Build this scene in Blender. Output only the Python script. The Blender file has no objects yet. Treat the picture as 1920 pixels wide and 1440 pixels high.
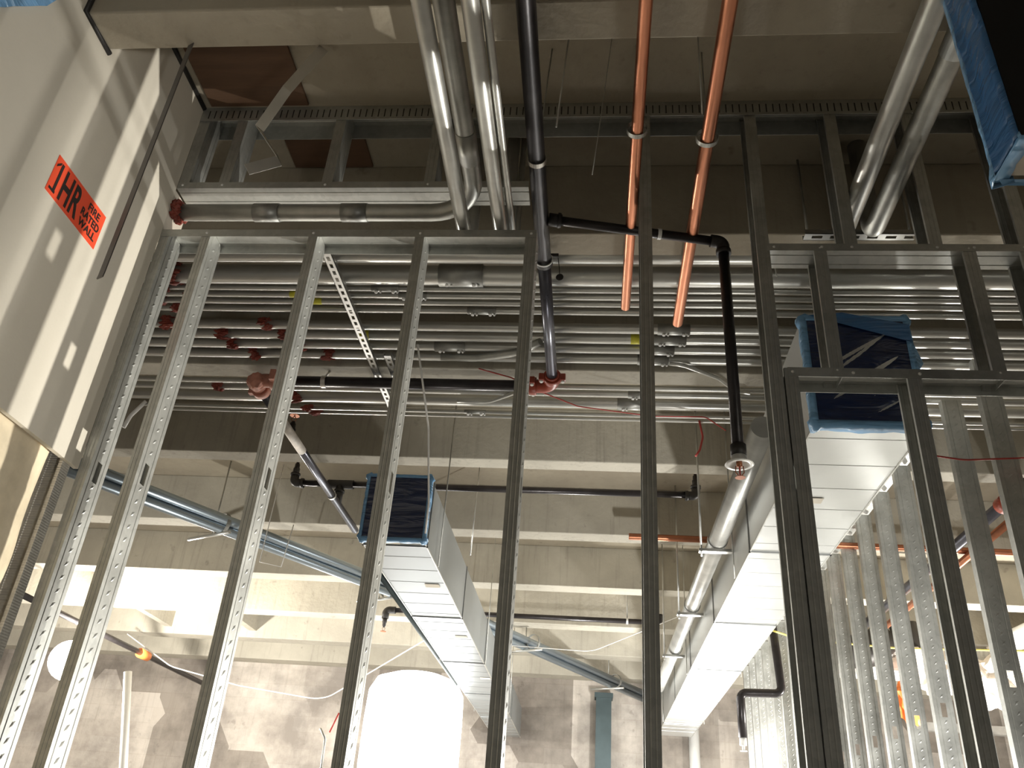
import bpy, bmesh, math, random
from mathutils import Vector, Matrix, noise
random.seed(7)
PI = math.pi
S = bpy.context.scene
COL = S.collection

# ------------------------------------------------------------------ camera, world, light, exposure
cam_d = bpy.data.cameras.new('camera'); cam = bpy.data.objects.new('camera', cam_d); COL.objects.link(cam)
cam_d.sensor_width = 36.0; cam_d.lens = 1586.865/1920*36.0; cam_d.clip_start = 0.02; cam_d.clip_end = 200
Rwc = Matrix(((0.99479867, 0.07666207, 0.06707116), (-0.01984132, -0.50000807, 0.86579343), (0.09990964, -0.86262093, -0.49588628)))
M4 = Rwc.transposed().to_4x4(); M4.translation = Vector((0, 0, 1.6)); cam.matrix_world = M4
S.camera = cam
S.view_settings.view_transform = 'Standard'; S.view_settings.look = 'None'
S.view_settings.gamma = 1.0; S.view_settings.use_curve_mapping = False
S.view_settings.exposure = 0.15
W = bpy.data.worlds.new('world'); S.world = W; W.use_nodes = True
W.node_tree.nodes['Background'].inputs[0].default_value = (1.0, 0.96, 0.86, 1)
W.node_tree.nodes['Background'].inputs[1].default_value = 0.12

def lamp(name, loc, power, color=(1, 0.93, 0.82), r=0.12, kind='POINT', target=None, angle=2.2, blend=0.6):
    d = bpy.data.lights.new(name, kind); d.energy = power; d.color = color
    d.shadow_soft_size = r
    o = bpy.data.objects.new(name, d); o.location = loc; COL.objects.link(o)
    if kind == 'SPOT':
        d.spot_size = angle; d.spot_blend = blend
        o.rotation_euler = (Vector(target)-Vector(loc)).to_track_quat('-Z', 'Y').to_euler()
    return o
lamp('work_light_far_left', (-5.06, 8.42, 3.07), 480, (1, 0.95, 0.86), 0.08)
lamp('work_light_far_middle', (1.0, 8.6, 2.2), 330, (1, 0.99, 0.95), 0.10)
lamp('work_light_far_right', (3.6, 8.0, 2.1), 460, (1, 0.97, 0.90), 0.12)
lamp('work_light_far_back', (-2.9, 8.4, 2.1), 120, (1, 0.96, 0.90), 0.10)
lamp('fill_low_left', (-3.3, 3.3, 0.9), 420, (1, 0.97, 0.90), 0.08, 'SPOT', (-3.9, 9.0, 3.6), 1.35, 0.9)  # added fill spot, brightens the far beam faces on the left
lamp('fill_low_right', (1.4, 3.3, 0.7), 400, (1, 0.98, 0.93), 0.08, 'SPOT', (0.7, 6.6, 3.6), 1.45, 0.8)  # added fill spot for the right duct and the beams beyond
lamp('fill_middle', (0.2, 4.3, 0.8), 60, (1, 0.98, 0.92), 0.06, 'SPOT', (0.2, 4.3, 3.9), 1.15, 0.5)  # added upward spot, brightens the conduit rack from below
lamp('fill_right', (3.0, 2.9, 0.8), 260, (1, 0.97, 0.91), 0.08, 'SPOT', (2.0, 6.0, 2.9), 1.0, 0.8)  # added spot to lift the studs of the receding partition
lamp('work_light_wall', (2.3, 3.9, 1.1), 850, (1, 0.96, 0.87), 0.035, 'SPOT', (-1.64, 1.35, 2.9), 0.72, 0.5)
lamp('fill_near', (1.3, -0.8, 0.9), 150, (1, 0.96, 0.88), 0.12, 'SPOT', (-1.64, 1.0, 2.5), 0.95, 0.9)  # unseen fill added behind the camera, softens shadows on the left wall

# ------------------------------------------------------------------ materials
MT = {}
def newmat(name):
    m = bpy.data.materials.new(name); m.use_nodes = True; MT[name] = m
    return m, m.node_tree.nodes, m.node_tree.links, m.node_tree.nodes['Principled BSDF']
def N(nt, t, **kw):
    n = nt.new(t)
    for k, v in kw.items():
        if k in n.inputs: n.inputs[k].default_value = v
        else: setattr(n, k, v)
    return n
def simple(name, col, rough=0.5, metal=0.0, vary=0.12, scale=6.0, bump=0.0, bscale=60.0, stretch=(1, 1, 1), spec=0.5):
    m, nt, lk, b = newmat(name)
    tc = N(nt, 'ShaderNodeTexCoord'); mp = N(nt, 'ShaderNodeMapping'); mp.inputs['Scale'].default_value = stretch
    lk.new(tc.outputs['Object'], mp.inputs['Vector'])
    no = N(nt, 'ShaderNodeTexNoise', Scale=scale, Detail=6.0, Roughness=0.6); lk.new(mp.outputs['Vector'], no.inputs['Vector'])
    rp = N(nt, 'ShaderNodeValToRGB'); e = rp.color_ramp.elements
    e[0].position = 0.3; e[1].position = 0.7
    e[0].color = (*[c*(1-vary) for c in col], 1); e[1].color = (*[min(1, c*(1+vary)) for c in col], 1)
    lk.new(no.outputs['Fac'], rp.inputs['Fac']); lk.new(rp.outputs['Color'], b.inputs['Base Color'])
    b.inputs['Metallic'].default_value = metal; b.inputs['Specular IOR Level'].default_value = spec
    mr = N(nt, 'ShaderNodeMapRange'); mr.inputs['To Min'].default_value = max(0.03, rough-0.09); mr.inputs['To Max'].default_value = rough+0.09
    lk.new(no.outputs['Fac'], mr.inputs['Value']); lk.new(mr.outputs['Result'], b.inputs['Roughness'])
    if bump:
        n2 = N(nt, 'ShaderNodeTexNoise', Scale=bscale, Detail=4.0); lk.new(mp.outputs['Vector'], n2.inputs['Vector'])
        bp = N(nt, 'ShaderNodeBump', Strength=bump, Distance=0.01); lk.new(n2.outputs['Fac'], bp.inputs['Height']); lk.new(bp.outputs['Normal'], b.inputs['Normal'])
    return m
def concrete(name, light, dark, stain, streak=0.35, blocks=False, scale=0.9):
    m, nt, lk, b = newmat(name)
    tc = N(nt, 'ShaderNodeTexCoord')
    n1 = N(nt, 'ShaderNodeTexNoise', Scale=scale, Detail=7.0, Roughness=0.65); lk.new(tc.outputs['Object'], n1.inputs['Vector'])
    rp = N(nt, 'ShaderNodeValToRGB'); e = rp.color_ramp.elements
    e[0].position = 0.38; e[1].position = 0.62; e[0].color = (*dark, 1); e[1].color = (*light, 1)
    lk.new(n1.outputs['Fac'], rp.inputs['Fac'])
    mp = N(nt, 'ShaderNodeMapping'); mp.inputs['Scale'].default_value = (14, 14, 0.7); lk.new(tc.outputs['Object'], mp.inputs['Vector'])
    n2 = N(nt, 'ShaderNodeTexNoise', Scale=1.6, Detail=5.0, Roughness=0.7); lk.new(mp.outputs['Vector'], n2.inputs['Vector'])
    r2 = N(nt, 'ShaderNodeValToRGB'); r2.color_ramp.elements[0].position = 0.54; r2.color_ramp.elements[1].position = 0.72
    lk.new(n2.outputs['Fac'], r2.inputs['Fac'])
    mu = N(nt, 'ShaderNodeMath', operation='MULTIPLY'); mu.inputs[1].default_value = streak; lk.new(r2.outputs['Color'], mu.inputs[0])
    mx = N(nt, 'ShaderNodeMix', data_type='RGBA'); lk.new(mu.outputs[0], mx.inputs['Factor']); lk.new(rp.outputs['Color'], mx.inputs[6]); mx.inputs[7].default_value = (*stain, 1)
    out = mx.outputs[2]
    # pock marks and small dark spots
    v = N(nt, 'ShaderNodeTexNoise', Scale=9.0, Detail=3.0); lk.new(tc.outputs['Object'], v.inputs['Vector'])
    r3 = N(nt, 'ShaderNodeValToRGB'); r3.color_ramp.elements[0].position = 0.68; r3.color_ramp.elements[1].position = 0.76
    lk.new(v.outputs['Fac'], r3.inputs['Fac'])
    m3 = N(nt, 'ShaderNodeMath', operation='MULTIPLY'); m3.inputs[1].default_value = 0.35; lk.new(r3.outputs['Color'], m3.inputs[0])
    mx2 = N(nt, 'ShaderNodeMix', data_type='RGBA'); lk.new(m3.outputs[0], mx2.inputs['Factor']); lk.new(out, mx2.inputs[6]); mx2.inputs[7].default_value = (*[c*0.6 for c in stain], 1)
    out = mx2.outputs[2]
    bp = N(nt, 'ShaderNodeBump', Strength=0.35, Distance=0.01); n5 = N(nt, 'ShaderNodeTexNoise', Scale=30.0, Detail=5.0); lk.new(tc.outputs['Object'], n5.inputs['Vector'])
    lk.new(n5.outputs['Fac'], bp.inputs['Height']); lk.new(bp.outputs['Normal'], b.inputs['Normal'])
    if blocks:
        sx = N(nt, 'ShaderNodeSeparateXYZ'); lk.new(tc.outputs['Object'], sx.inputs[0])
        cx = N(nt, 'ShaderNodeCombineXYZ'); lk.new(sx.outputs['X'], cx.inputs['X']); lk.new(sx.outputs['Z'], cx.inputs['Y'])
        br = N(nt, 'ShaderNodeTexBrick', Scale=1.0); br.inputs['Brick Width'].default_value = 0.4; br.inputs['Row Height'].default_value = 0.2
        br.inputs['Mortar Size'].default_value = 0.006; br.inputs['Color1'].default_value = (0.90, 0.885, 0.87, 1); br.inputs['Color2'].default_value = (1, 1, 1, 1); br.inputs['Mortar'].default_value = (0.90, 0.885, 0.87, 1)
        lk.new(cx.outputs[0], br.inputs['Vector'])
        # big patches of old plaster and bare block
        vo = N(nt, 'ShaderNodeTexVoronoi', Scale=0.8); vo.distance = 'CHEBYCHEV'
        vm = N(nt, 'ShaderNodeMapping'); vm.inputs['Scale'].default_value = (1.2, 1, 0.8); lk.new(tc.outputs['Object'], vm.inputs['Vector']); lk.new(vm.outputs[0], vo.inputs['Vector'])
        bw = N(nt, 'ShaderNodeRGBToBW'); lk.new(vo.outputs['Color'], bw.inputs[0])
        r4 = N(nt, 'ShaderNodeValToRGB'); r4.color_ramp.elements[0].color = (0.40, 0.37, 0.34, 1); r4.color_ramp.elements[1].color = (1.0, 0.98, 0.96, 1)
        r4.color_ramp.elements[0].position = 0.3; r4.color_ramp.elements[1].position = 0.6
        lk.new(bw.outputs[0], r4.inputs['Fac'])
        m5 = N(nt, 'ShaderNodeMix', data_type='RGBA', blend_type='MULTIPLY'); m5.inputs['Factor'].default_value = 1; lk.new(out, m5.inputs[6]); lk.new(br.outputs['Color'], m5.inputs[7])
        m6 = N(nt, 'ShaderNodeMix', data_type='RGBA', blend_type='MULTIPLY'); m6.inputs['Factor'].default_value = 0.8; lk.new(m5.outputs[2], m6.inputs[6]); lk.new(r4.outputs['Color'], m6.inputs[7])
        out = m6.outputs[2]
    lk.new(out, b.inputs['Base Color']); b.inputs['Roughness'].default_value = 0.88
    return m
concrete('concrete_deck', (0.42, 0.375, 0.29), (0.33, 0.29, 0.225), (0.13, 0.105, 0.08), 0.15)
concrete('concrete_joist', (0.45, 0.42, 0.35), (0.35, 0.325, 0.27), (0.16, 0.145, 0.12), 0.35)
concrete('concrete_wall', (0.58, 0.54, 0.49), (0.30, 0.275, 0.25), (0.26, 0.23, 0.20), 0.25, True, 1.3)
concrete('concrete_floor', (0.40, 0.38, 0.35), (0.30, 0.28, 0.26), (0.18, 0.16, 0.14), 0.1)
simple('plywood', (0.115, 0.062, 0.034), 0.8, 0, 0.2, 3, 0.1, 20, (1, 8, 1))
simple('drywall', (0.72, 0.67, 0.57), 0.85, 0, 0.05, 2.5, 0.05, 90)
simple('drywall_core', (0.55, 0.50, 0.42), 0.95, 0, 0.1, 10)
simple('insulation', (0.72, 0.62, 0.45), 1.0, 0, 0.28, 4.0, 1.0, 9)
simple('emt', (0.56, 0.56, 0.53), 0.33, 0.68, 0.16, 7.0, 0.03, 50, (0.3, 1, 1))
simple('emt_dull', (0.42, 0.42, 0.39), 0.45, 0.8, 0.22, 9.0, 0.05, 60)
simple('coupling_steel', (0.34, 0.34, 0.32), 0.45, 0.75, 0.2, 12.0)
simple('strut_steel', (0.50, 0.50, 0.48), 0.36, 1.0, 0.12, 12.0)
simple('black_steel', (0.035, 0.031, 0.032), 0.33, 0.55, 0.35, 8.0, 0.05, 40)
simple('black_steel_streaked', (0.10, 0.10, 0.12), 0.30, 0.8, 0.4, 3.0, 0.05, 40, (4, 0.7, 4))
simple('dusty_steel', (0.50, 0.46, 0.41), 0.6, 0.3, 0.35, 12.0, 0.2, 40)
simple('black_iron', (0.03, 0.027, 0.025), 0.5, 0.3, 0.3, 9.0)
simple('copper', (0.64, 0.27, 0.16), 0.34, 1.0, 0.2, 4.0, 0.02, 40, (6, 0.6, 6))
simple('copper_aged', (0.42, 0.17, 0.095), 0.38, 0.9, 0.25, 4.0)
simple('copper_dark', (0.36, 0.14, 0.07), 0.42, 0.75, 0.3, 5.0)
simple('duct_sheet', (0.66, 0.67, 0.66), 0.36, 0.75, 0.08, 2.0, 0.10, 3.0)
simple('duct_sheet_shaded', (0.36, 0.38, 0.385), 0.42, 0.8, 0.08, 2.0, 0.10, 3.0)  # darker copy of the duct sheet: shade on the left duct put into colour
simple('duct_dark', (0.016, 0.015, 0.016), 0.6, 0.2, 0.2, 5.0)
simple('seam_steel', (0.38, 0.39, 0.39), 0.35, 1.0, 0.1, 5.0)
simple('red_iron', (0.30, 0.045, 0.02), 0.42, 0.0, 0.25, 14.0, 0.08, 60)
simple('dusty_red_iron', (0.46, 0.20, 0.14), 0.6, 0.0, 0.3, 14.0, 0.1, 60)
simple('firestop', (0.20, 0.035, 0.02), 0.6, 0, 0.35, 30.0, 0.6, 60)
simple('sign_orange', (1.0, 0.10, 0.035), 0.55, 0, 0.04, 3.0)
simple('ink', (0.03, 0.018, 0.015), 0.6, 0, 0.1)
simple('pencil', (0.33, 0.29, 0.26), 0.8)
simple('white_plastic', (0.72, 0.71, 0.68), 0.4, 0, 0.06, 9)
simple('white_metal', (0.80, 0.80, 0.78), 0.35, 0, 0.05)
simple('red_cable', (0.45, 0.05, 0.04), 0.45)
simple('yellow_cable', (0.75, 0.66, 0.16), 0.5)
simple('yellow_tape', (0.62, 0.58, 0.05), 0.6)
simple('paper', (0.80, 0.74, 0.62), 0.8, 0, 0.08)
simple('blue_post', (0.06, 0.085, 0.09), 0.5, 0.3, 0.15)
simple('blue_gray_pipe', (0.36, 0.42, 0.47), 0.34, 0.9, 0.05, 1.0)
simple('strap_dark', (0.16, 0.15, 0.145), 0.45, 0.8, 0.15)
simple('strap_light', (0.62, 0.60, 0.56), 0.38, 1.0, 0.1)
simple('shoe_orange', (0.75, 0.22, 0.05), 0.5)
simple('plastic_sheet', (0.85, 0.78, 0.72), 0.3, 0, 0.1, 8, 0.4, 8)

def film(name, col, rough, bump, alpha=1.0):
    m, nt, lk, b = newmat(name)
    tc = N(nt, 'ShaderNodeTexCoord'); mp = N(nt, 'ShaderNodeMapping'); mp.inputs['Scale'].default_value = (1.0, 1.0, 6.0); mp.inputs['Rotation'].default_value = (0, -0.42, 0)
    lk.new(tc.outputs['Object'], mp.inputs['Vector'])
    no = N(nt, 'ShaderNodeTexNoise', Scale=3.0, Detail=4.0, Distortion=0.6); lk.new(mp.outputs[0], no.inputs['Vector'])
    bp = N(nt, 'ShaderNodeBump', Strength=bump, Distance=0.05); lk.new(no.outputs['Fac'], bp.inputs['Height']); lk.new(bp.outputs['Normal'], b.inputs['Normal'])
    rp = N(nt, 'ShaderNodeValToRGB'); rp.color_ramp.elements[0].color = (*[c*0.8 for c in col], 1); rp.color_ramp.elements[1].color = (*[min(1, c*1.25) for c in col], 1)
    lk.new(no.outputs['Fac'], rp.inputs['Fac']); lk.new(rp.outputs[0], b.inputs['Base Color'])
    b.inputs['Roughness'].default_value = rough; b.inputs['Specular IOR Level'].default_value = 0.8; b.inputs['Alpha'].default_value = alpha
    return m
film('film_navy', (0.010, 0.022, 0.075), 0.16, 0.45)
film('film_blue', (0.20, 0.43, 0.72), 0.25, 0.8)
film('film_mid', (0.05, 0.17, 0.40), 0.22, 0.6)

def galv(name, col, rough, knurl):
    m, nt, lk, b = newmat(name)
    tc = N(nt, 'ShaderNodeTexCoord')
    vo = N(nt, 'ShaderNodeTexVoronoi', Scale=55.0); lk.new(tc.outputs['Object'], vo.inputs['Vector'])
    no = N(nt, 'ShaderNodeTexNoise', Scale=7.0, Detail=5.0); lk.new(tc.outputs['Object'], no.inputs['Vector'])
    bw = N(nt, 'ShaderNodeRGBToBW'); lk.new(vo.outputs['Color'], bw.inputs[0])
    ad = N(nt, 'ShaderNodeMath', operation='MULTIPLY_ADD'); ad.inputs[1].default_value = 0.25; lk.new(bw.outputs[0], ad.inputs[0]); lk.new(no.outputs['Fac'], ad.inputs[2])
    rp = N(nt, 'ShaderNodeValToRGB'); rp.color_ramp.elements[0].position = 0.35; rp.color_ramp.elements[1].position = 0.85
    rp.color_ramp.elements[0].color = (*[c*0.82 for c in col], 1); rp.color_ramp.elements[1].color = (*[min(1, c*1.15) for c in col], 1)
    lk.new(ad.outputs[0], rp.inputs['Fac']); lk.new(rp.outputs['Color'], b.inputs['Base Color'])
    b.inputs['Metallic'].default_value = 0.72
    mr = N(nt, 'ShaderNodeMapRange'); mr.inputs['To Min'].default_value = rough-0.1; mr.inputs['To Max'].default_value = rough+0.12
    lk.new(no.outputs['Fac'], mr.inputs['Value']); lk.new(mr.outputs['Result'], b.inputs['Roughness'])
    if knurl:
        # rows of small pressed dashes down the middle of the web
        sx = N(nt, 'ShaderNodeSeparateXYZ'); lk.new(tc.outputs['Object'], sx.inputs[0])
        def M(op, a, bb=None):
            n = N(nt, 'ShaderNodeMath', operation=op)
            for i, v in enumerate((a, bb)):
                if v is None: continue
                if isinstance(v, (int, float)): n.inputs[i].default_value = v
                else: lk.new(v, n.inputs[i])
            return n.outputs[0]
        yy = M('MULTIPLY', sx.outputs['Y'], 16.0)
        ph = M('FRACT', M('ADD', M('MULTIPLY', sx.outputs['Z'], 19.0), yy))
        dash = M('LESS_THAN', M('ABSOLUTE', M('SUBTRACT', ph, 0.5)), 0.13)
        mid = M('LESS_THAN', M('ABSOLUTE', M('SUBTRACT', sx.outputs['Y'], 0.046)), 0.013)
        webm = M('GREATER_THAN', sx.outputs['X'], 0.0315)
        hh = M('MULTIPLY', M('MULTIPLY', dash, mid), webm)
        bp = N(nt, 'ShaderNodeBump', Strength=1.0, Distance=0.02); lk.new(hh, bp.inputs['Height'])
        bp2 = N(nt, 'ShaderNodeBump', Strength=0.12, Distance=0.01); lk.new(no.outputs['Fac'], bp2.inputs['Height']); lk.new(bp2.outputs['Normal'], bp.inputs['Normal'])
        lk.new(bp.outputs['Normal'], b.inputs['Normal'])
    return m
galv('galvanized', (0.46, 0.465, 0.44), 0.46, False)
galv('galvanized_stud', (0.46, 0.465, 0.44), 0.44, True)
m = galv('galvanized_corrugated', (0.66, 0.64, 0.60), 0.45, False)
m.node_tree.nodes['Principled BSDF'].inputs['Metallic'].default_value = 0.35
wv = m.node_tree.nodes.new('ShaderNodeTexWave'); wv.bands_direction = 'Z'; wv.inputs['Scale'].default_value = 40.0
bq = m.node_tree.nodes.new('ShaderNodeBump'); bq.inputs['Strength'].default_value = 0.25; bq.inputs['Distance'].default_value = 0.01
tq = m.node_tree.nodes.new('ShaderNodeTexCoord'); m.node_tree.links.new(tq.outputs['Object'], wv.inputs['Vector']); m.node_tree.links.new(wv.outputs['Fac'], bq.inputs['Height']); m.node_tree.links.new(bq.outputs['Normal'], m.node_tree.nodes['Principled BSDF'].inputs['Normal'])
def emis(name, col, st):
    m = bpy.data.materials.new(name); m.use_nodes = True; nt = m.node_tree.nodes; lk = m.node_tree.links
    nt.remove(nt['Principled BSDF']); e = N(nt, 'ShaderNodeEmission'); e.inputs[0].default_value = (*col, 1); e.inputs[1].default_value = st
    lk.new(e.outputs[0], nt['Material Output'].inputs[0]); MT[name] = m
emis('lamp_glow', (1.0, 1.0, 0.97), 8.0)
emis('lamp_glow_warm', (1.0, 0.93, 0.82), 20.0)

# ------------------------------------------------------------------ mesh helpers
class MB:
    """collects shapes in world coordinates; build() links them as ONE mesh object"""
    def __init__(self): self.bm = bmesh.new(); self.smooth = False
    def box(self, x0, x1, y0, y1, z0, z1):
        vs = [self.bm.verts.new(p) for p in ((x0,y0,z0),(x1,y0,z0),(x1,y1,z0),(x0,y1,z0),(x0,y0,z1),(x1,y0,z1),(x1,y1,z1),(x0,y1,z1))]
        for f in ((3,2,1,0),(4,5,6,7),(0,1,5,4),(1,2,6,5),(2,3,7,6),(3,0,4,7)): self.bm.faces.new([vs[i] for i in f])
        return self
    def quad(self, a, b, c, d):
        self.bm.faces.new([self.bm.verts.new(p) for p in (a, b, c, d)]); return self
    def ring_sweep(self, pts, r, seg=16, caps=True, prof=None, up=None):
        pts = [Vector(p) for p in pts]; n = len(pts)
        T = [((pts[min(i+1,n-1)]-pts[max(i-1,0)]).normalized()) for i in range(n)]
        a = Vector((0,0,1)) if abs(T[0].z) < 0.9 else Vector((0,1,0))
        if up: a = Vector(up)
        u = (a-T[0]*a.dot(T[0])).normalized(); rings = []
        for i in range(n):
            u = (u-T[i]*u.dot(T[i])).normalized(); w = T[i].cross(u)
            rr = r[i] if isinstance(r, (list, tuple)) else r
            if prof: ring = [self.bm.verts.new(pts[i]+u*q*rr+w*p*rr) for p, q in prof]
            else: ring = [self.bm.verts.new(pts[i]+(u*math.cos(2*PI*k/seg)+w*math.sin(2*PI*k/seg))*rr) for k in range(seg)]
            rings.append(ring)
        m = len(rings[0])
        for i in range(n-1):
            for k in range(m):
                f = self.bm.faces.new((rings[i][k], rings[i][(k+1)%m], rings[i+1][(k+1)%m], rings[i+1][k])); f.smooth = prof is None
        if caps:
            self.bm.faces.new(rings[0][::-1]); self.bm.faces.new(rings[-1])
        return self
    def tube(self, pts, r, bend=0.0, seg=16, hollow=0.0):
        pts = [Vector(p) for p in pts]
        if bend > 0 and len(pts) > 2:
            out = [pts[0]]
            for i in range(1, len(pts)-1):
                p = pts[i]; a = (pts[i-1]-p).normalized(); b = (pts[i+1]-p).normalized()
                ang = math.acos(max(-1, min(1, a.dot(b)))); t = bend/math.tan(ang/2)
                t = min(t, (pts[i-1]-p).length*0.49, (pts[i+1]-p).length*0.49); rr = t*math.tan(ang/2)
                c = p+(a+b).normalized()*(rr/math.sin(ang/2)); s = p+a*t-c; e = p+b*t-c
                for k in range(9):
                    q = s.slerp(e, k/8) if s.length > 1e-6 else s
                    out.append(c+q.normalized()*rr)
            out.append(pts[-1]); pts = out
        if hollow:   # open mouth at the far end: a short inner sleeve
            d = (pts[-1]-pts[-2]).normalized()
            self.ring_sweep(pts, r, seg, False)
            self.ring_sweep([pts[-1], pts[-1]-d*r*4], [r*hollow, r*hollow], seg, True)
            for k in range(1): pass
            self.annulus(pts[-1], d, r*hollow, r, seg)
        else: self.ring_sweep(pts, r, seg)
        return self
    def annulus(self, c, d, r0, r1, seg=16):
        c = Vector(c); d = Vector(d).normalized(); a = Vector((0,0,1)) if abs(d.z) < 0.9 else Vector((0,1,0))
        u = (a-d*a.dot(d)).normalized(); w = d.cross(u); R = []
        for k in range(seg):
            v = u*math.cos(2*PI*k/seg)+w*math.sin(2*PI*k/seg); R.append((self.bm.verts.new(c+v*r0), self.bm.verts.new(c+v*r1)))
        for k in range(seg):
            a0, b0 = R[k]; a1, b1 = R[(k+1)%seg]; self.bm.faces.new((a0, b0, b1, a1))
        return self
    def lathe(self, c, axis, prof, seg=24):
        """prof: list of (distance along axis, radius)"""
        c = Vector(c); d = Vector(axis).normalized()
        pts = [c+d*t for t, _ in prof]; a = Vector((0,0,1)) if abs(d.z) < 0.9 else Vector((0,1,0))
        u = (a-d*a.dot(d)).normalized(); w = d.cross(u); rings = []
        for p, (_, r) in zip(pts, prof): rings.append([self.bm.verts.new(p+(u*math.cos(2*PI*k/seg)+w*math.sin(2*PI*k/seg))*max(r, 1e-4)) for k in range(seg)])
        for i in range(len(rings)-1):
            for k in range(seg):
                f = self.bm.faces.new((rings[i][k], rings[i][(k+1)%seg], rings[i+1][(k+1)%seg], rings[i+1][k])); f.smooth = True
        self.bm.faces.new(rings[0][::-1]); self.bm.faces.new(rings[-1])
        return self
    def blob(self, c, r, amp=0.35, freq=30.0, sub=3):
        g = bmesh.ops.create_icosphere(self.bm, subdivisions=sub, radius=1.0)
        rx = r if isinstance(r, (tuple, list)) else (r, r, r)
        for v in g['verts']:
            n = v.co.copy(); k = 1+amp*noise.noise(Vector(c)*9+n*2.2)*1.6
            v.co = Vector(c)+Vector((n.x*rx[0], n.y*rx[1], n.z*rx[2]))*k
        for f in self.bm.faces[-20*4**(sub-1):] if False else []: f.smooth = True
        return self
    def build(self, name, mat, parent=None, solid=0.0, bevel=0.0, recalc=True):
        if recalc and not solid: bmesh.ops.recalc_face_normals(self.bm, faces=self.bm.faces)
        if parent is not None:
            o0 = Vector(ORG.get(parent.name, (0,0,0)))
            for v in self.bm.verts: v.co -= o0
        me = bpy.data.meshes.new(name); self.bm.to_mesh(me); self.bm.free()
        o = bpy.data.objects.new(name, me); COL.objects.link(o); me.materials.append(MT[mat])
        if parent is not None: o.parent = parent; ORG[o.name] = ORG.get(parent.name, (0,0,0))
        if solid:
            md = o.modifiers.new('s', 'SOLIDIFY'); md.thickness = solid; md.offset = 0
        if bevel:
            md = o.modifiers.new('b', 'BEVEL'); md.width = bevel; md.segments = 2; md.limit_method = 'ANGLE'
        return o
ORG = {}
LABELS = set()
def tag(o, label, cat, group=None, kind=None):
    o['label'] = label; o['category'] = cat
    if group: o['group'] = group
    if kind: o['kind'] = kind
    return o
def thing(name, label, cat, loc, group=None):
    o = bpy.data.objects.new(name, None); COL.objects.link(o); o.location = loc; o.empty_display_size = 0.05
    ORG[o.name] = tuple(loc); tag(o, label, cat, group); return o
def structure(o): o['kind'] = 'structure'; return o
def spheric(o):
    for p in o.data.polygons: p.use_smooth = True
    return o

# ------------------------------------------------------------------ the setting
D = 2.36           # distance of the stud wall
XW = -1.643        # face of the drywall on the left
ZD = 4.245         # underside of the concrete deck
structure(MB().box(-9, 7, -4, 12.3, -0.1, 0).build('floor', 'concrete_floor'))
structure(MB().box(-9, 7, -4, 12.3, ZD, ZD+0.25).build('ceiling', 'concrete_deck'))
structure(MB().box(-9, 7, 11.95, 12.3, 0, ZD).build('wall_back', 'concrete_wall'))
structure(MB().box(-9.2, -8.9, 2.5, 12.3, 0, ZD).build('wall_far_left', 'concrete_wall'))
structure(MB().box(6.9, 7.2, -4, 12.3, 0, ZD).build('wall_right', 'concrete_wall'))
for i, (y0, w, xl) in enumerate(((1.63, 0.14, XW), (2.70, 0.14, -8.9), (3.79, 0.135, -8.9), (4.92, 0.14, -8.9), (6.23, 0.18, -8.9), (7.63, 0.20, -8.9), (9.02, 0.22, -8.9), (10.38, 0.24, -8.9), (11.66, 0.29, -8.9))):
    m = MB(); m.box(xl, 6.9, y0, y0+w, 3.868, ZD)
    structure(m.build('ceiling_beam', 'concrete_deck' if i < 2 else 'concrete_joist', bevel=0.006))  # near two beams: shade put into the colour by the darker deck concrete
# shallower cross ribs between the far beams on the left, and their stubs
for x in (-5.35, -4.25):
    structure(MB().box(x, x+0.09, 9.24, 10.38, 3.95, ZD).build('ceiling_beam', 'concrete_joist'))
# a brown plywood form board left against the deck
tag(MB().box(-1.60, -1.19, 1.78, 2.34, ZD-0.012, ZD).build('plywood_panel', 'plywood'), 'brown plywood panel on the deck between beam and stud wall, top left', 'plywood panel')
tag(MB().box(-1.35, -1.0, 2.50, 2.69, ZD-0.012, ZD).build('plywood_panel', 'plywood'), 'dark brown plywood panel seen through the upper left studs', 'plywood panel')
# drywall on the left: a sheet, its cavity and the sheet on the other side
structure(MB().box(XW-0.016, XW, -2.5, D, 2.612, ZD).build('wall_left', 'drywall'))
structure(MB().box(XW-0.125, XW-0.109, -2.5, D, 0, ZD).build('wall_left_back', 'drywall'))
structure(MB().box(XW-0.14, XW-0.004, D, D+0.12, 3.60, 3.80).build('wall_left_return', 'drywall_core'))
# dark line where beam and deck meet the drywall
m = MB(); m.tube([(XW+0.004, 1.62, 4.24), (XW+0.004, 1.625, 3.866), (XW+0.004, 1.78, 3.862)], 0.010, 0, 8)
structure(m.build('dark_line_1', 'black_iron'))
m = MB(); m.tube([(XW+0.003, 1.78, 4.238), (XW+0.003, D, 4.238)], 0.011, 0, 8)
structure(m.build('dark_line_2', 'black_iron'))

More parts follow.
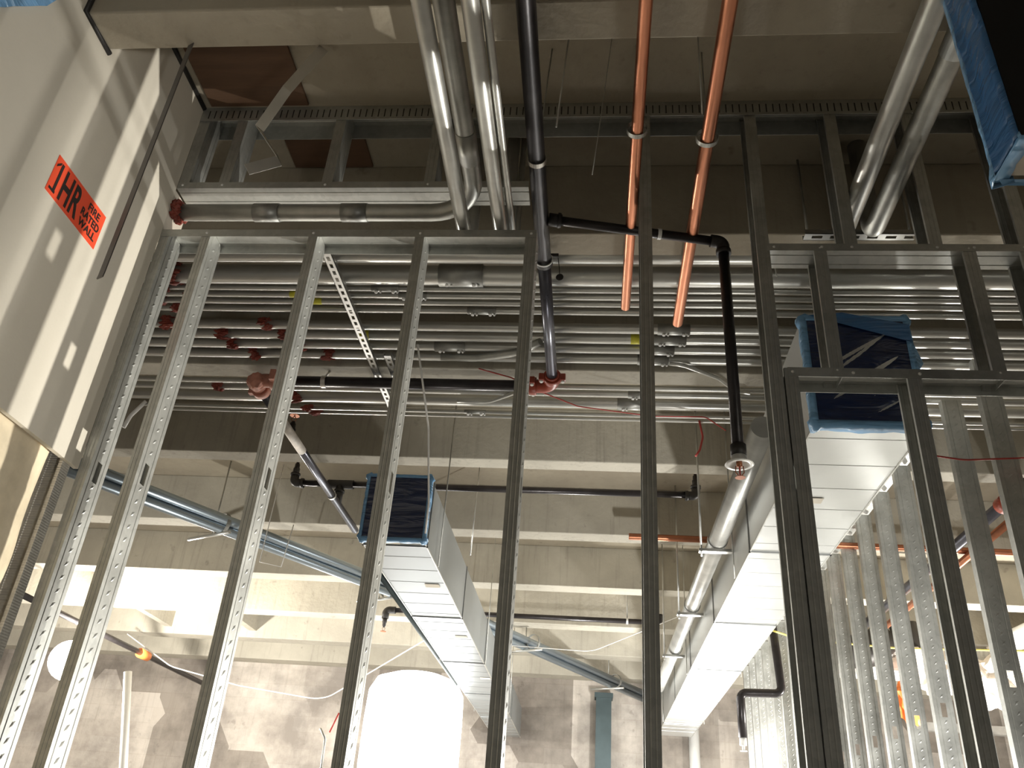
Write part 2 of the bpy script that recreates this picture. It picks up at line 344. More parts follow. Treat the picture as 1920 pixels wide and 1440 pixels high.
# ------------------------------------------------------------------ steel studs
STUD_A, STUD_D = 0.041, 0.096
HOLES = [1.2, 2.62]
def stud_mesh(z0, z1, mat='galvanized_stud', holes=True, a=STUD_A, d=STUD_D):
    m = MB(); bm = m.bm
    g = 0.0007
    q_ = a/0.041
    prof = [(0.0, 0.011), (0.0, 0.0), (0.010*q_, 0.0), (0.013*q_, g), (0.016*q_, 0.0), (0.025*q_, 0.0), (0.028*q_, g), (0.031*q_, 0.0), (a, 0.0)]
    back = [(x, d-y) for x, y in prof][::-1]
    def strip(p, q, za, zb): m.quad((p[0], p[1], za), (q[0], q[1], za), (q[0], q[1], zb), (p[0], p[1], zb))
    for pr in (prof, back):
        for i in range(len(pr)-1): strip(pr[i], pr[i+1], z0, z1)
    hy0, hy1 = d/2-0.014, d/2+0.014
    wp = [(a, 0.0), (a, 0.016), (a-0.002, 0.019), (a, 0.022), (a, hy0)]
    wq = [(a, hy1), (a, d-0.022), (a-0.002, d-0.019), (a, d-0.016), (a, d)]
    for pr in (wp, wq):
        for i in range(len(pr)-1): strip(pr[i], pr[i+1], z0, z1)
    z = z0
    if holes:
        for h in HOLES:
            if h-0.06 > z and h+0.06 < z1:
                strip((a, hy0), (a, hy1), z, h-0.035)
                # keyhole ends
                m.quad((a, hy0, h-0.05), (a, hy0+0.012, h-0.05), (a, hy0, h-0.035), (a, hy0, h-0.04)) if False else None
                z = h+0.035
    strip((a, hy0), (a, hy1), z, z1)
    bmesh.ops.remove_doubles(bm, verts=bm.verts, dist=1e-5)
    if holes:    # pressed chevron dashes along the middle of the web
        zz = max(z0, 1.1)
        while zz < z1-0.05:
            if all(abs(zz-h) > 0.05 for h in HOLES):
                c = bm.verts.new((a+0.0026, d/2, zz))
                q = [bm.verts.new(p) for p in ((a+0.0005, d/2-0.010, zz-0.010), (a+0.0005, d/2+0.003, zz-0.005), (a+0.0005, d/2+0.010, zz+0.010), (a+0.0005, d/2-0.003, zz+0.005))]
                for i in range(4): bm.faces.new((q[i], q[(i+1)%4], c))
            zz += 0.042
    return m
def stud(x, z0, z1, label, group=None, y=D, rot=0.0, screws=(), mesh=None, holes=True, a=STUD_A):
    """x,y = the corner of the open side of the front flange"""
    if mesh is None:
        o = stud_mesh(0, z1-z0, holes=holes, a=a)
        ob = o.build('steel_stud', 'galvanized_stud', solid=0.0014)
        ob.data.name = 'steel_stud'
    else:
        ob = mesh.copy(); COL.objects.link(ob)
    ob.location = (x, y, z0); ob.rotation_euler = (0, 0, rot)
    tag(ob, label, 'stud', group)
    for zz in screws:
        s = MB(); s.lathe((0.020, -0.001, zz-z0), (0, -1, 0), [(0, 0.0045), (0.0015, 0.004), (0.003, 0.0015)], 10)
        so = s.build('screw', 'white_metal'); so.parent = ob
    return ob
def track(x0, x1, z, up, label, y=D-0.002, flange=0.032, d=0.100, slots=False, name='steel_track', group=None, screws=()):
    """horizontal channel: web at z, flanges up (+) or down (-)"""
    s = 1 if up else -1
    m = MB(); f = flange*s
    yy = [y, y+0.022, y+0.025, y+0.028, y+d-0.028, y+d-0.025, y+d-0.022, y+d]
    zz = [z, z, z+0.002*s, z, z, z+0.002*s, z, z]
    m.quad((x0, y, z+f), (x1, y, z+f), (x1, y, z), (x0, y, z))
    for i in range(len(yy)-1): m.quad((x0, yy[i], zz[i]), (x1, yy[i], zz[i]), (x1, yy[i+1], zz[i+1]), (x0, yy[i+1], zz[i+1]))
    m.quad((x0, y+d, z+f), (x1, y+d, z+f), (x1, y+d, z), (x0, y+d, z))
    bmesh.ops.remove_doubles(m.bm, verts=m.bm.verts, dist=1e-5)
    root = m.build(name, 'galvanized', solid=0.0016)
    tag(root, label, 'track', group)
    if slots:
        k = MB(); xx = x0+0.03
        while xx < x1-0.03:
            k.box(xx, xx+0.004, y-0.0016, y-0.0006, z+f*0.82, z+f*0.25); xx += 0.0254
        k.build('slot', 'black_iron', root)['kind'] = 'stuff'
    for sx in screws:
        q = MB(); q.lathe((sx, y-0.001, z+f*0.5), (0, -1, 0), [(0, 0.0055), (0.0018, 0.005), (0.0035, 0.002)], 10)
        q.build('screw', 'white_metal', root)
    return root
ZT = 3.596   # top track of the lower left wall
track(XW+0.003, -0.226, ZT, False, 'galvanized top track over the five tall left studs', flange=0.033, screws=(-1.46, -1.05, -0.65, -0.245))
track(XW+0.003, -0.268, 3.803, True, 'galvanized track above the round pipe, carrying the short upper studs', flange=0.03, screws=(-1.62, -1.46, -1.05, -0.65))
track(XW+0.003, 2.6, ZD-0.002, False, 'slotted galvanized deflection track along the concrete deck', flange=0.076, slots=True, y=D-0.004, d=0.104)
track(0.575, 2.6, 3.508, True, 'upper right galvanized header track with shiny flat underside', flange=0.03, screws=(0.60, 0.76, 0.86, 1.14, 1.26, 1.42))
track(0.60, 2.6, 3.037, False, 'lower right galvanized header track in front of the blue wrapped duct', flange=0.033, screws=(0.615, 0.80, 1.0, 1.33))
# left: tall studs under the top track
for x, lb in ((XW+0.003, 'leftmost tall steel stud, standing against the drywall edge'),
              (-1.478, 'tall steel stud second from the drywall, with dimpled web'),
              (-1.067, 'tall steel stud third from the drywall, left of the slotted strut'),
              (-0.668, 'tall steel stud fourth from the drywall, crossing the left blue duct end'),
              (-0.266, 'tall steel stud fifth from the drywall, under the end of the top track')):
    stud(x, 0.0, ZT-0.002, lb, 'tall studs of the left wall', a=0.033 if x < -0.6 else 0.039)
for x, lb in ((XW+0.003, 'short steel stud in the upper frame touching the drywall'),
              (-1.478, 'short steel stud in the upper frame, left of the bent strap'),
              (-1.067, 'short steel stud in the upper frame, right of the bent strap'),
              (-0.668, 'short steel stud in the upper frame, half hidden by the conduits')):
    stud(x, 3.806, ZD-0.004, lb, 'short studs above the left opening', holes=False)
stud(0.142, 0.0, ZD-0.004, 'full height steel stud between the two copper pipes', 'full height studs')
stud(0.543, 0.0, ZD-0.004, 'full height steel stud left of the right header tracks', 'full height studs')
stud(0.590, 0.0, 3.036, 'steel stud under the left end of the lower right header', 'studs under the right header')
stud(0.962, 0.0, 3.036, 'steel stud crossing the bright duct, under the lower right header', 'studs under the right header')
stud(1.66, 0.0, 3.036, 'far right steel stud under the lower right header', 'studs under the right header')
for x, lb in ((0.733, 'short stud between right headers, left of the blue film'), (1.222, 'short stud between right headers, right of the blue film'), (1.405, 'short stud between right headers at the right edge')):
    stud(x, 3.02, 3.535, lb, 'short studs between the right headers', holes=False, screws=(3.52, 3.03))
for x, lb in ((0.84, 'upper right steel stud rising left of the large conduits'), (1.12, 'upper right steel stud rising behind the large conduits'), (1.415, 'upper right steel stud below the hanging blue wrapped duct')):
    stud(x, 3.511, ZD-0.004, lb, 'upper studs above the right header', holes=False)
# partition running away on the right: webs face us
base = None
ys = [3.62+0.403*k for k in range(18)]
ORD = ['nearest', 'second', 'third', 'fourth', 'fifth', 'sixth', 'seventh', 'eighth', 'ninth', 'tenth', 'eleventh', 'twelfth', 'thirteenth', 'fourteenth', 'fifteenth', 'sixteenth', 'seventeenth', 'farthest']
for k, y in enumerate(ys):
    lb = '%s steel stud of the receding right partition, counted from the camera' % ORD[k]
    # rotated so the web is the near face
    HOLES[:] = [1.2, 2.46]
    ob = stud(1.77, 0.0, 3.845, lb, 'studs of the receding right partition', y=y, rot=-PI/2, mesh=base)
    if base is None: base = ob
m = MB(); m.quad((1.765, 4.45, 3.86), (1.865, 4.45, 3.86), (1.865, 10.7, 3.86), (1.765, 10.7, 3.86)); m.quad((1.765, 4.45, 3.86), (1.765, 10.7, 3.86), (1.765, 10.7, 3.83), (1.765, 4.45, 3.83))
tag(m.build('steel_track', 'galvanized', solid=0.0015), 'long top track of the receding right partition', 'track')
# inside the left wall: studs and insulation below the drywall edge
for y, lb in ((2.30, 'steel stud in the left wall beside the insulation corner'), (1.90, 'steel stud inside the left wall between insulation batts'), (1.50, 'steel stud inside the left wall at the left picture edge')):
    o = stud(XW-0.017, 0.0, 4.2, lb, 'studs inside the left wall', y=y, rot=PI/2, holes=False); o.data.materials[0] = MT['galvanized_corrugated']
for y0, y1, lb in ((1.945, 2.255, 'tan fibre insulation batt below the drywall, right bay'), (1.545, 1.857, 'tan fibre insulation batt below the drywall at the left picture edge')):
    m = MB(); n1, n2 = 12, 50
    V = {}
    for i in range(n1+1):
        for j in range(n2+1):
            y = y0+(y1-y0)*i/n1; z = 1.0+(2.75-1.0)*j/n2
            e = min(i, n1-i)/3.0
            bul = 0.016*min(1, e)+0.030*noise.noise(Vector((y*5, z*3.1, 1)))+0.014*noise.noise(Vector((y*16, z*9, 4)))
            if z > 2.50: bul *= max(0.0, (2.66-z)/0.16)
            V[i, j] = m.bm.verts.new((XW-0.036+bul, y, z))
    for i in range(n1):
        for j in range(n2): m.bm.faces.new((V[i,j], V[i+1,j], V[i+1,j+1], V[i,j+1])).smooth = True
    g = bmesh.ops.extrude_face_region(m.bm, geom=m.bm.faces[:])
    for v in [e for e in g['geom'] if isinstance(e, bmesh.types.BMVert)]: v.co.x = XW-0.107
    tag(m.build('insulation_batt', 'insulation'), lb, 'insulation', 'insulation batts')
# thin cable with copper tip hanging in that bay is hidden in the photo; loose drywall paper edge
# ------------------------------------------------------------------ warning sign on the drywall
sg = thing('warning_sign', 'orange sign reading 1 HR FIRE RATED WALL on drywall', 'sign', (XW, 1.91, 3.325))
m = MB(); m.box(XW+0.0002, XW+0.0014, 1.770, 2.056, 3.256, 3.392); m.build('sign_sheet', 'sign_orange', sg)
def text(body, y, z, size, sx, name, parent, off=0.0, shear=0.0, mat='ink'):
    c = bpy.data.curves.new(name, 'FONT'); c.body = body; c.size = size; c.offset = off; c.extrude = 0.0004; c.space_character = 1.06
    o = bpy.data.objects.new(name, c); COL.objects.link(o); c.materials.append(MT[mat]); o.parent = parent
    org = Vector(ORG[parent.name])
    # text x axis runs along +Y, its up along +Z, facing +X
    o.matrix_local = Matrix.Translation(Vector((XW+0.0019, y, z))-org) @ Matrix(((0,0,1,0),(1,0,0,0),(0,1,0,0),(0,0,0,1))) @ Matrix.Diagonal((sx, 1, 1, 1))
    bpy.context.view_layer.update()
    me = bpy.data.meshes.new_from_object(o.evaluated_get(bpy.context.evaluated_depsgraph_get()))
    q = bpy.data.objects.new(name, me); COL.objects.link(q); q.parent = parent; q.matrix_local = o.matrix_local.copy()
    bpy.data.objects.remove(o); q.name = name
    return q
text('1HR', 1.782, 3.272, 0.150, 0.50, 'large_lettering', sg, 0.0034)
m = MB(); m.box(XW+0.0015, XW+0.0023, 1.779, 1.809, 3.269, 3.278); m.quad((XW+0.0022, 1.776, 3.350), (XW+0.0022, 1.792, 3.368), (XW+0.0022, 1.792, 3.378), (XW+0.0022, 1.776, 3.360)); m.build('numeral_foot', 'ink', sg)
text('FIRE', 1.962, 3.348, 0.038, 0.92, 'fire_lettering', sg, 0.0012)
text('RATED', 1.938, 3.311, 0.038, 0.86, 'rated_lettering', sg, 0.0012)
text('WALL', 1.944, 3.274, 0.038, 0.90, 'wall_lettering', sg, 0.0012)

# ------------------------------------------------------------------ metal straps
def ribbon(pts, w, wd, name, mat, label, cat, t=0.0015):
    m = MB(); P = [Vector(p) for p in pts]; prev = None
    for i, p in enumerate(P):
        d = Vector(wd[i] if isinstance(wd, list) else wd).normalized()*w/2
        cur = (m.bm.verts.new(p-d), m.bm.verts.new(p+d))
        if prev: m.bm.faces.new((prev[0], prev[1], cur[1], cur[0]))
        prev = cur
    return tag(m.build(name, mat, solid=t), label, cat)
ribbon([(-1.345, 1.755, 3.868), (-1.345, 1.752, 3.4), (-1.349, 1.754, 2.93), (-1.350, 1.754, 2.915)], 0.026, (0.9, -0.45, 0), 'metal_strap', 'strap_dark', 'straight dark metal strap hanging in front of the orange sign', 'strap', 0.003)
ribbon([(-0.905, 1.78, 3.868), (-1.000, 1.80, 3.70), (-1.073, 1.835, 3.565), (-1.062, 1.83, 3.545), (-0.995, 1.845, 3.455), (-0.985, 1.845, 3.435), (-1.065, 1.82, 3.375)], 0.036,
       [(0.79, 0.3, -0.53), (0.79, 0.3, -0.53), (0.79, 0.3, -0.53), (-0.25, 0.6, 0.75), (-0.25, 0.6, 0.75), (0.48, 0.43, -0.75), (0.48, 0.43, -0.75)], 'metal_strap', 'strap_light', 'bent zigzag galvanized strap dangling from the near beam', 'strap')

# ------------------------------------------------------------------ conduit rack running left to right
def conduit(y, z, r, x0, x1, label, couplings=(), stops=(), tapes=(), mat='emt', name='conduit', group='conduits of the overhead rack'):
    root = MB().tube([(x0, y, z), (x1, y, z)], r, 0, 20).build(name, mat)
    tag(root, label, 'conduit', group)
    for cx in couplings:
        c = MB(); L = 0.05+r*1.1
        c.ring_sweep([(cx-L, y, z), (cx+L, y, z)], r*1.13+0.001, 20)
        co = c.build('coupling', 'coupling_steel', root)
        for s in (-1, 1):
            q = MB(); q.lathe((cx+s*L*0.62, y, z-r*1.1), (0, -0.3, -1), [(0, 0.008), (0.010, 0.008), (0.012, 0.005)], 10); q.lathe((cx+s*L*0.62+0.02, y, z-r*1.1), (0, -0.3, -1), [(0, 0.005), (0.012, 0.005), (0.013, 0.004)], 8)
            q.build('set_screw', 'white_metal', co)
    for sx in stops:
        b = MB(); rr = r+0.004
        n = 14
        for k in range(n):   # ragged ring of sealant
            a = 2*PI*k/n; w = 0.013+0.016*random.random()
            b.blob((sx+random.uniform(-.018, .018), y+math.cos(a)*r, z+math.sin(a)*r), (w*1.1, 0.011, 0.011), 0.7, sub=2)
        b.build('firestop_sealant', 'firestop', root)
    for tx in tapes:
        MB().ring_sweep([(tx, y, z), (tx+0.05, y, z)], r+0.0008, 16).build('tape_mark', 'yellow_tape', root)
    return root
XL, XR = -3.3, 6.0
conduit(2.884, 3.901, 0.036, XL, XR, 'conduit partly hidden above the left top track, nearest of the rack')
conduit(3.044, 3.911, 0.0455, XL, XR, 'widest bright conduit of the rack, just below the left top track', couplings=(-0.62,), stops=(-1.97,))
conduit(3.103, 3.878, 0.0133, XL, XR, 'first of four slim conduits below the widest one', couplings=(-0.98,), stops=(-2.05,))
conduit(3.157, 3.880, 0.0150, XL, XR, 'second of four slim conduits below the widest one', stops=(-1.94,), tapes=(-1.45,), couplings=(-0.86,))
conduit(3.212, 3.880, 0.0150, XL, XR, 'third of four slim conduits below the widest one', tapes=(-1.36,), stops=(-2.12,))
conduit(3.277, 3.881, 0.0160, XL, XR, 'lowest of four slim conduits below the widest one', stops=(-2.05,), couplings=(-0.55,))
conduit(3.427, 3.889, 0.0240, XL, XR, 'uppermost mid-size conduit below the slim four', couplings=(0.36,), stops=(-1.66, -2.18))
conduit(3.518, 3.890, 0.0250, XL, XR, 'second mid-size conduit below the slim four', couplings=(0.35,), stops=(-1.92, -1.60), tapes=(-1.2, 0.16))
conduit(3.608, 3.890, 0.0255, XL, XR, 'third mid-size conduit below the slim four', couplings=(0.30, -0.75), stops=(-1.90, -1.55))
conduit(3.707, 3.891, 0.0255, XL, XR, 'lowest mid-size conduit, right above the gap in the rack', couplings=(0.28,), stops=(-1.82, -1.42))
conduit(3.984, 3.881, 0.0161, XL, XR, 'first conduit below the gap in the rack', couplings=(-0.83,), stops=(-1.83,))
conduit(4.061, 3.884, 0.0193, XL, XR, 'second conduit below the gap, behind the black cross pipe', couplings=(0.24,), stops=(-2.16,))
conduit(4.190, 3.897, 0.0320, XL, XR, 'wide conduit in the lowest bundle of the rack', couplings=(0.20,), stops=(-1.74,))
conduit(4.291, 3.876, 0.0108, -2.72, XR, 'slim conduit second from the bottom of the rack', couplings=(-0.70,), stops=(-1.70,))
conduit(4.340, 3.874, 0.0093, -2.72, XR, 'slimmest conduit at the very bottom of the rack', stops=(-1.66,))
tag(MB().tube([(-2.70, 4.28, 3.89), (-2.78, 4.30, 3.80), (-2.80, 4.30, 3.72)], 0.012, 0.05, 10).build('bent_conduit', 'white_metal'), 'short white conduit stub turned down at the left end of the rack', 'conduit')
# offset conduits that leave the rack
tag(MB().tube([(-0.80, 3.655, 3.855), (-0.62, 3.655, 3.85), (-0.40, 3.60, 3.853), (-0.28, 3.50, 3.855)], 0.020, 0.25, 14).build('bent_conduit', 'emt_dull'), 'curved conduit swinging across the rack left of the black pipe', 'conduit')
tag(MB().tube([(-0.78, 4.12, 3.85), (-0.60, 4.12, 3.85), (-0.45, 4.02, 3.853), (-0.38, 3.97, 3.856)], 0.010, 0.12, 12).build('bent_conduit', 'emt'), 'thin curved conduit under the lowest bundle near the red fitting', 'conduit')
tag(MB().tube([(0.36, 3.68, 3.852), (0.43, 3.69, 3.850), (0.62, 3.81, 3.848), (0.72, 3.94, 3.850), (0.80, 3.96, 3.850)], 0.010, 0.10, 12).build('bent_conduit', 'emt'), 'slanting conduit crossing the gap in the rack at the right', 'conduit')
# trapeze struts under the rack
def strut(x, y0, y1, z, label, w=0.041, h=0.022, along='Y', parts=True, x1=None):
    if along == 'Y':
        a, b = (x, y0, z), (x, y1, z)
        m = MB(); m.box(x-w/2, x-w/2+0.0025, y0, y1, z, z+h); m.box(x+w/2-0.0025, x+w/2, y0, y1, z, z+h)
        hw = 0.007
        m.box(x-w/2, x-hw, y0, y1, z, z+0.0025); m.box(x+hw, x+w/2, y0, y1, z, z+0.0025)
        y = y0
        while y < y1: m.box(x-hw, x+hw, y, min(y+0.022, y1), z, z+0.0025); y += 0.05
    else:
        m = MB(); m.box(x, x1, y0, y0+0.0025, z, z+h); m.box(x, x1, y0+w-0.0025, y0+w, z, z+h)
        m.box(x, x1, y0, y0+w/2-0.008, z, z+0.0025); m.box(x, x1, y0+w/2+0.008, y0+w, z, z+0.0025)
        q = x
        while q < x1: m.box(q, min(q+0.03, x1), y0+w/2-0.008, y0+w/2+0.008, z, z+0.0025); q += 0.07
    return tag(m.build('slotted_strut', 'strut_steel'), label, 'strut')
strut(-1.17, 2.80, 4.42, 3.838, 'long slotted strut channel crossing under the conduit rack')
strut(-1.075, 3.63, 3.85, 3.838, 'short slotted strut stub beside the long strut channel')
so = strut(0.80, 2.655, 0, 3.832, 'slotted strut under the ends of the two large conduits', along='X', x1=1.22)
for x in (0.815, 1.205): MB().tube([(x, 2.676, 3.84), (x, 2.676, ZD)], 0.005, 0, 8).build('rod', 'emt_dull', so)

# ------------------------------------------------------------------ pipes running overhead towards us
def run(name, pts, r, bend, mat, label, cat='pipe', seg=24, hollow=0.0, group=None):
    return tag(MB().tube(pts, r, bend, seg, hollow).build(name, mat), label, cat, group)
YN = -1.5
run('conduit', [(-0.4994, YN, 3.63), (-0.4994, 2.535, 3.63), (-0.4994, 2.535, ZD)], 0.0268, 0.07, 'emt', 'wide silver overhead conduit, leftmost of the near bundle', 'conduit', group='near overhead conduits')
run('conduit', [(-0.363, YN, 3.63), (-0.363, 2.535, 3.63), (-0.363, 2.535, ZD)], 0.026, 0.07, 'emt', 'silver overhead conduit in the middle of the near bundle', 'conduit', group='near overhead conduits')
run('conduit', [(-0.322, YN, 3.64), (-0.322, 2.55, 3.64), (-0.322, 2.55, ZD)], 0.0127, 0.05, 'emt', 'slim silver overhead conduit, rightmost of the near bundle', 'conduit', group='near overhead conduits')
rt = MB().tube([(-0.455, YN, 3.722), (-0.455, 2.407, 3.722), (-1.70, 2.407, 3.722)], 0.033, 0.18, 24).build('elbow_conduit', 'emt_dull')
tag(rt, 'large conduit bending left through the frame into the drywall', 'conduit')
for cx in (-1.275, -0.93):
    MB().ring_sweep([(cx-0.05, 2.407, 3.722), (cx+0.05, 2.407, 3.722)], 0.0358, 24).build('coupling', 'coupling_steel', rt)
MB().ring_sweep([(-0.455, 2.0, 3.722), (-0.455, 2.14, 3.722)], 0.0355, 24).build('coupling', 'emt_dull', rt)
b = MB()
for k in range(22):
    a = 2*PI*k/22; b.blob((-1.632+random.uniform(-.008, .012), 2.407+math.cos(a)*0.036, 3.722+math.sin(a)*0.036), (0.013, 0.012, 0.012), 0.6, sub=2)
b.build('firestop_sealant', 'firestop', rt)
run('conduit', [(0.925, YN, 3.79), (0.925, 2.60, 3.79), (0.925, 2.60, ZD)], 0.0365, 0.05, 'emt', 'large bright conduit at upper right, left one of the pair', 'conduit')
rb = run('conduit', [(1.033, YN, 3.79), (1.033, 2.60, 3.79), (1.033, 2.60, ZD)], 0.0365, 0.05, 'emt_dull', 'large dull conduit at upper right, right one of the pair', 'conduit')
MB().ring_sweep([(1.033, 0.9, 3.79), (1.033, 1.78, 3.79)], 0.0405, 24).build('coupling', 'emt_dull', rb)
def ring(c, axis, r, w, t, name, mat, parent):
    m = MB(); c = Vector(c); ax = Vector(axis).normalized()*w/2
    m.lathe(c, axis, [(-w/2, r+t), (w/2, r+t)], 28) if False else None
    # a thin open band
    u = Vector((0,0,1)) if abs(ax.normalized().z) < 0.9 else Vector((0,1,0)); v = ax.normalized().cross(u); pr = None; first = None
    for k in range(28):
        d = u*math.cos(2*PI*k/28)+v*math.sin(2*PI*k/28)
        q = [m.bm.verts.new(c+d*r-ax), m.bm.verts.new(c+d*(r+t)-ax), m.bm.verts.new(c+d*(r+t)+ax), m.bm.verts.new(c+d*r+ax)]
        if pr:
            for i in range(4): m.bm.faces.new((pr[i], pr[(i+1)%4], q[(i+1)%4], q[i]))
        else: first = q
        pr = q
    for i in range(4): m.bm.faces.new((pr[i], pr[(i+1)%4], first[(i+1)%4], first[i]))
    return m.build(name, mat, parent)
for x, r, yl, ye, rx, lb in ((0.119, 0.0205, 2.09, 3.12, -0.004, 'left copper pipe overhead with open end'), (0.3585, 0.0235, 2.13, 3.24, -0.05, 'right copper pipe overhead with open end')):
    cp = run('copper_pipe', [(x, YN, 3.80), (x, ye, 3.80)], r, 0, 'copper', lb, 'pipe', hollow=0.86, group='copper pipes')
    hg = thing('pipe_hanger', 'loop hanger around the %s copper pipe' % ('left' if x < 0.2 else 'right'), 'pipe hanger', (x, yl, 3.80), 'copper pipe hangers')
    ring((x, yl, 3.812), (0, 1, 0), r+0.013, 0.018, 0.002, 'loop', 'emt_dull', hg)
    MB().tube([(x, yl, 3.812+r+0.014), (x, yl, ZD)], 0.003, 0, 8).build('rod', 'emt_dull', hg)
# black sprinkler main: near run, clevis, thinner visible run to the red elbow
mp = thing('sprinkler_main', 'dark steel sprinkler main overhead ending in a red elbow', 'pipe', (-0.23, 3.83, 3.80))
MB().tube([(-0.228, YN, 3.80), (-0.230, 2.80, 3.80)], 0.0305, 0, 24).build('near_pipe', 'black_steel', mp)
MB().tube([(-0.230, 2.79, 3.80), (-0.230, 3.76, 3.80)], 0.0275, 0, 24).build('far_pipe', 'black_steel_streaked', mp)
MB().tube([(-0.33, 3.845, 3.80), (-1.72, 3.845, 3.80)], 0.030, 0, 24).build('cross_pipe', 'black_steel', mp)
m = MB(); m.tube([(-0.230, 3.72, 3.80), (-0.230, 3.845, 3.80), (-0.37, 3.845, 3.80)], 0.036, 0.06, 20)
m.ring_sweep([(-0.230, 3.735, 3.80), (-0.230, 3.775, 3.80)], 0.047, 20); m.ring_sweep([(-0.315, 3.845, 3.80), (-0.355, 3.845, 3.80)], 0.047, 20)
for (cx, cy, cz, ax) in ((-0.285, 3.755, 3.80, 'y'), (-0.175, 3.755, 3.80, 'y'), (-0.335, 3.79, 3.80, 'x'), (-0.335, 3.90, 3.80, 'x')):
    m.box(cx-0.014, cx+0.014, cy-0.016, cy+0.016, cz-0.020, cz+0.020)
el = m.build('elbow_coupling', 'red_iron', mp, bevel=0.004)
for (cx, cy) in ((-0.285, 3.755), (-0.175, 3.755), (-0.335, 3.79), (-0.335, 3.90)):
    MB().lathe((cx, cy, 3.805), (0, 0, -1), [(0, 0.010), (0.030, 0.010), (0.034, 0.007)], 12).build('bolt', 'white_metal', el)
m = MB(); m.tube([(-1.66, 3.845, 3.80), (-1.845, 3.845, 3.80), (-1.845, 3.97, 3.795)], 0.038, 0.06, 20)
m.ring_sweep([(-1.70, 3.845, 3.80), (-1.75, 3.845, 3.80)], 0.050, 20); m.ring_sweep([(-1.845, 3.92, 3.797), (-1.845, 3.965, 3.797)], 0.049, 20)
m.blob((-1.83, 3.83, 3.785), 0.05, 0.15)
m.box(-1.74, -1.71, 3.77, 3.80, 3.77, 3.83); m.box(-1.91, -1.885, 3.93, 3.96, 3.77, 3.83)
m.build('dusty_elbow', 'dusty_red_iron', mp)
br = MB().tube([(-1.845, 3.93, 3.797), (-1.848, 6.15, 3.797)], 0.027, 0, 20).build('branch_pipe', 'black_steel_streaked', mp)
MB().ring_sweep([(-1.845, 4.25, 3.797), (-1.846, 4.72, 3.797)], 0.0285, 20).build('dust_coat', 'dusty_steel', mp)
# clevis on the main
hg = thing('pipe_hanger', 'black clevis hanger on the sprinkler main below the track', 'pipe hanger', (-0.23, 2.81, 3.80))
ring((-0.23, 2.80, 3.80), (0, 1, 0), 0.033, 0.022, 0.004, 'loop', 'black_iron', hg)
ring((-0.23, 2.785, 3.80), (0, 1, 0), 0.034, 0.006, 0.004, 'rim', 'white_metal', hg)
MB().tube([(-0.29, 2.80, 3.835), (-0.17, 2.80, 3.835)], 0.008, 0, 10).build('bolt', 'black_iron', hg)
MB().tube([(-0.23, 2.82, 3.84), (-0.23, 2.82, 3.87)], 0.006, 0, 8).build('rod', 'emt_dull', hg)
hg = thing('pipe_hanger', 'pale band clamped on the dark main, in front of the copper pipes', 'pipe hanger', (-0.23, 2.17, 3.80))
ring((-0.229, 2.215, 3.80), (0, 1, 0), 0.0315, 0.02, 0.003, 'loop', 'strap_light', hg)
MB().tube([(-0.229, 2.215, 3.835), (-0.19, 2.10, ZD)], 0.003, 0, 8).build('rod', 'emt_dull', hg)
tg = thing('hanging_tag', 'round dark tag on a wire below the clevis hanger', 'tag', (-0.17, 2.82, 3.72))
MB().tube([(-0.172, 2.81, 3.83), (-0.165, 2.81, 3.77), (-0.163, 2.81, 3.735)], 0.0018, 0, 6).build('wire', 'black_iron', tg)
MB().lathe((-0.162, 2.80, 3.722), (0.2, 1, 0.1), [(0, 0.016), (0.003, 0.016)], 18).build('disc', 'black_iron', tg)
hg = thing('pipe_hanger', 'pale strap hanger on the black cross pipe left of the strut', 'pipe hanger', (-1.46, 3.845, 3.80))
ring((-1.46, 3.845, 3.80), (1, 0, 0), 0.031, 0.024, 0.003, 'loop', 'strap_light', hg)
MB().tube([(-1.46, 3.845, 3.83), (-1.44, 3.845, 3.868)], 0.006, 0, 8).build('rod', 'strap_light', hg)
# sprinkler drop with escutcheon
dr = thing('sprinkler_drop', 'black sprinkler drop with white escutcheon hanging beside the right stud', 'sprinkler', (0.478, 2.64, 2.80))
m = MB(); m.tube([(-0.20, 2.535, 3.80), (0.475, 2.64, 3.775)], 0.0185, 0, 18); m.build('arm_pipe', 'black_steel', dr)
m = MB(); m.tube([(0.43, 2.633, 3.777), (0.478, 2.64, 3.775), (0.478, 2.64, 3.72)], 0.025, 0.025, 18); m.ring_sweep([(0.478, 2.64, 3.735), (0.478, 2.64, 3.715)], 0.029, 18); m.build('elbow', 'black_iron', dr)
m = MB(); m.ring_sweep([(-0.20, 2.535, 3.80), (-0.15, 2.543, 3.798)], 0.026, 18); m.ring_sweep([(-0.165, 2.54, 3.80), (-0.155, 2.542, 3.80)], 0.030, 18); m.build('tee', 'black_iron', dr)
MB().tube([(0.478, 2.64, 3.74), (0.480, 2.64, 2.875)], 0.0205, 0, 20).build('drop_pipe', 'black_steel', dr)
MB().ring_sweep([(0.480, 2.64, 2.895), (0.480, 2.64, 2.855)], 0.027, 20).build('reducer', 'black_iron', dr)
es = MB().lathe((0.480, 2.64, 2.857), (0, 0, -1), [(0, 0.024), (0.028, 0.030), (0.030, 0.046), (0.034, 0.048), (0.035, 0.034), (0.022, 0.022), (0.021, 0.004)], 28).build('escutcheon', 'white_plastic', dr)
m = MB(); m.lathe((0.480, 2.64, 2.835), (0, 0, -1), [(0, 0.010), (0.018, 0.010), (0.020, 0.006)], 14); m.tube([(0.468, 2.64, 2.818), (0.466, 2.64, 2.795), (0.480, 2.64, 2.776)], 0.002, 0, 6); m.tube([(0.492, 2.64, 2.818), (0.494, 2.64, 2.795), (0.480, 2.64, 2.776)], 0.002, 0, 6)
m.lathe((0.480, 2.64, 2.777), (0, 0, -1), [(0, 0.017), (0.0015, 0.017)], 18); hd = m.build('head', 'copper_dark', dr)
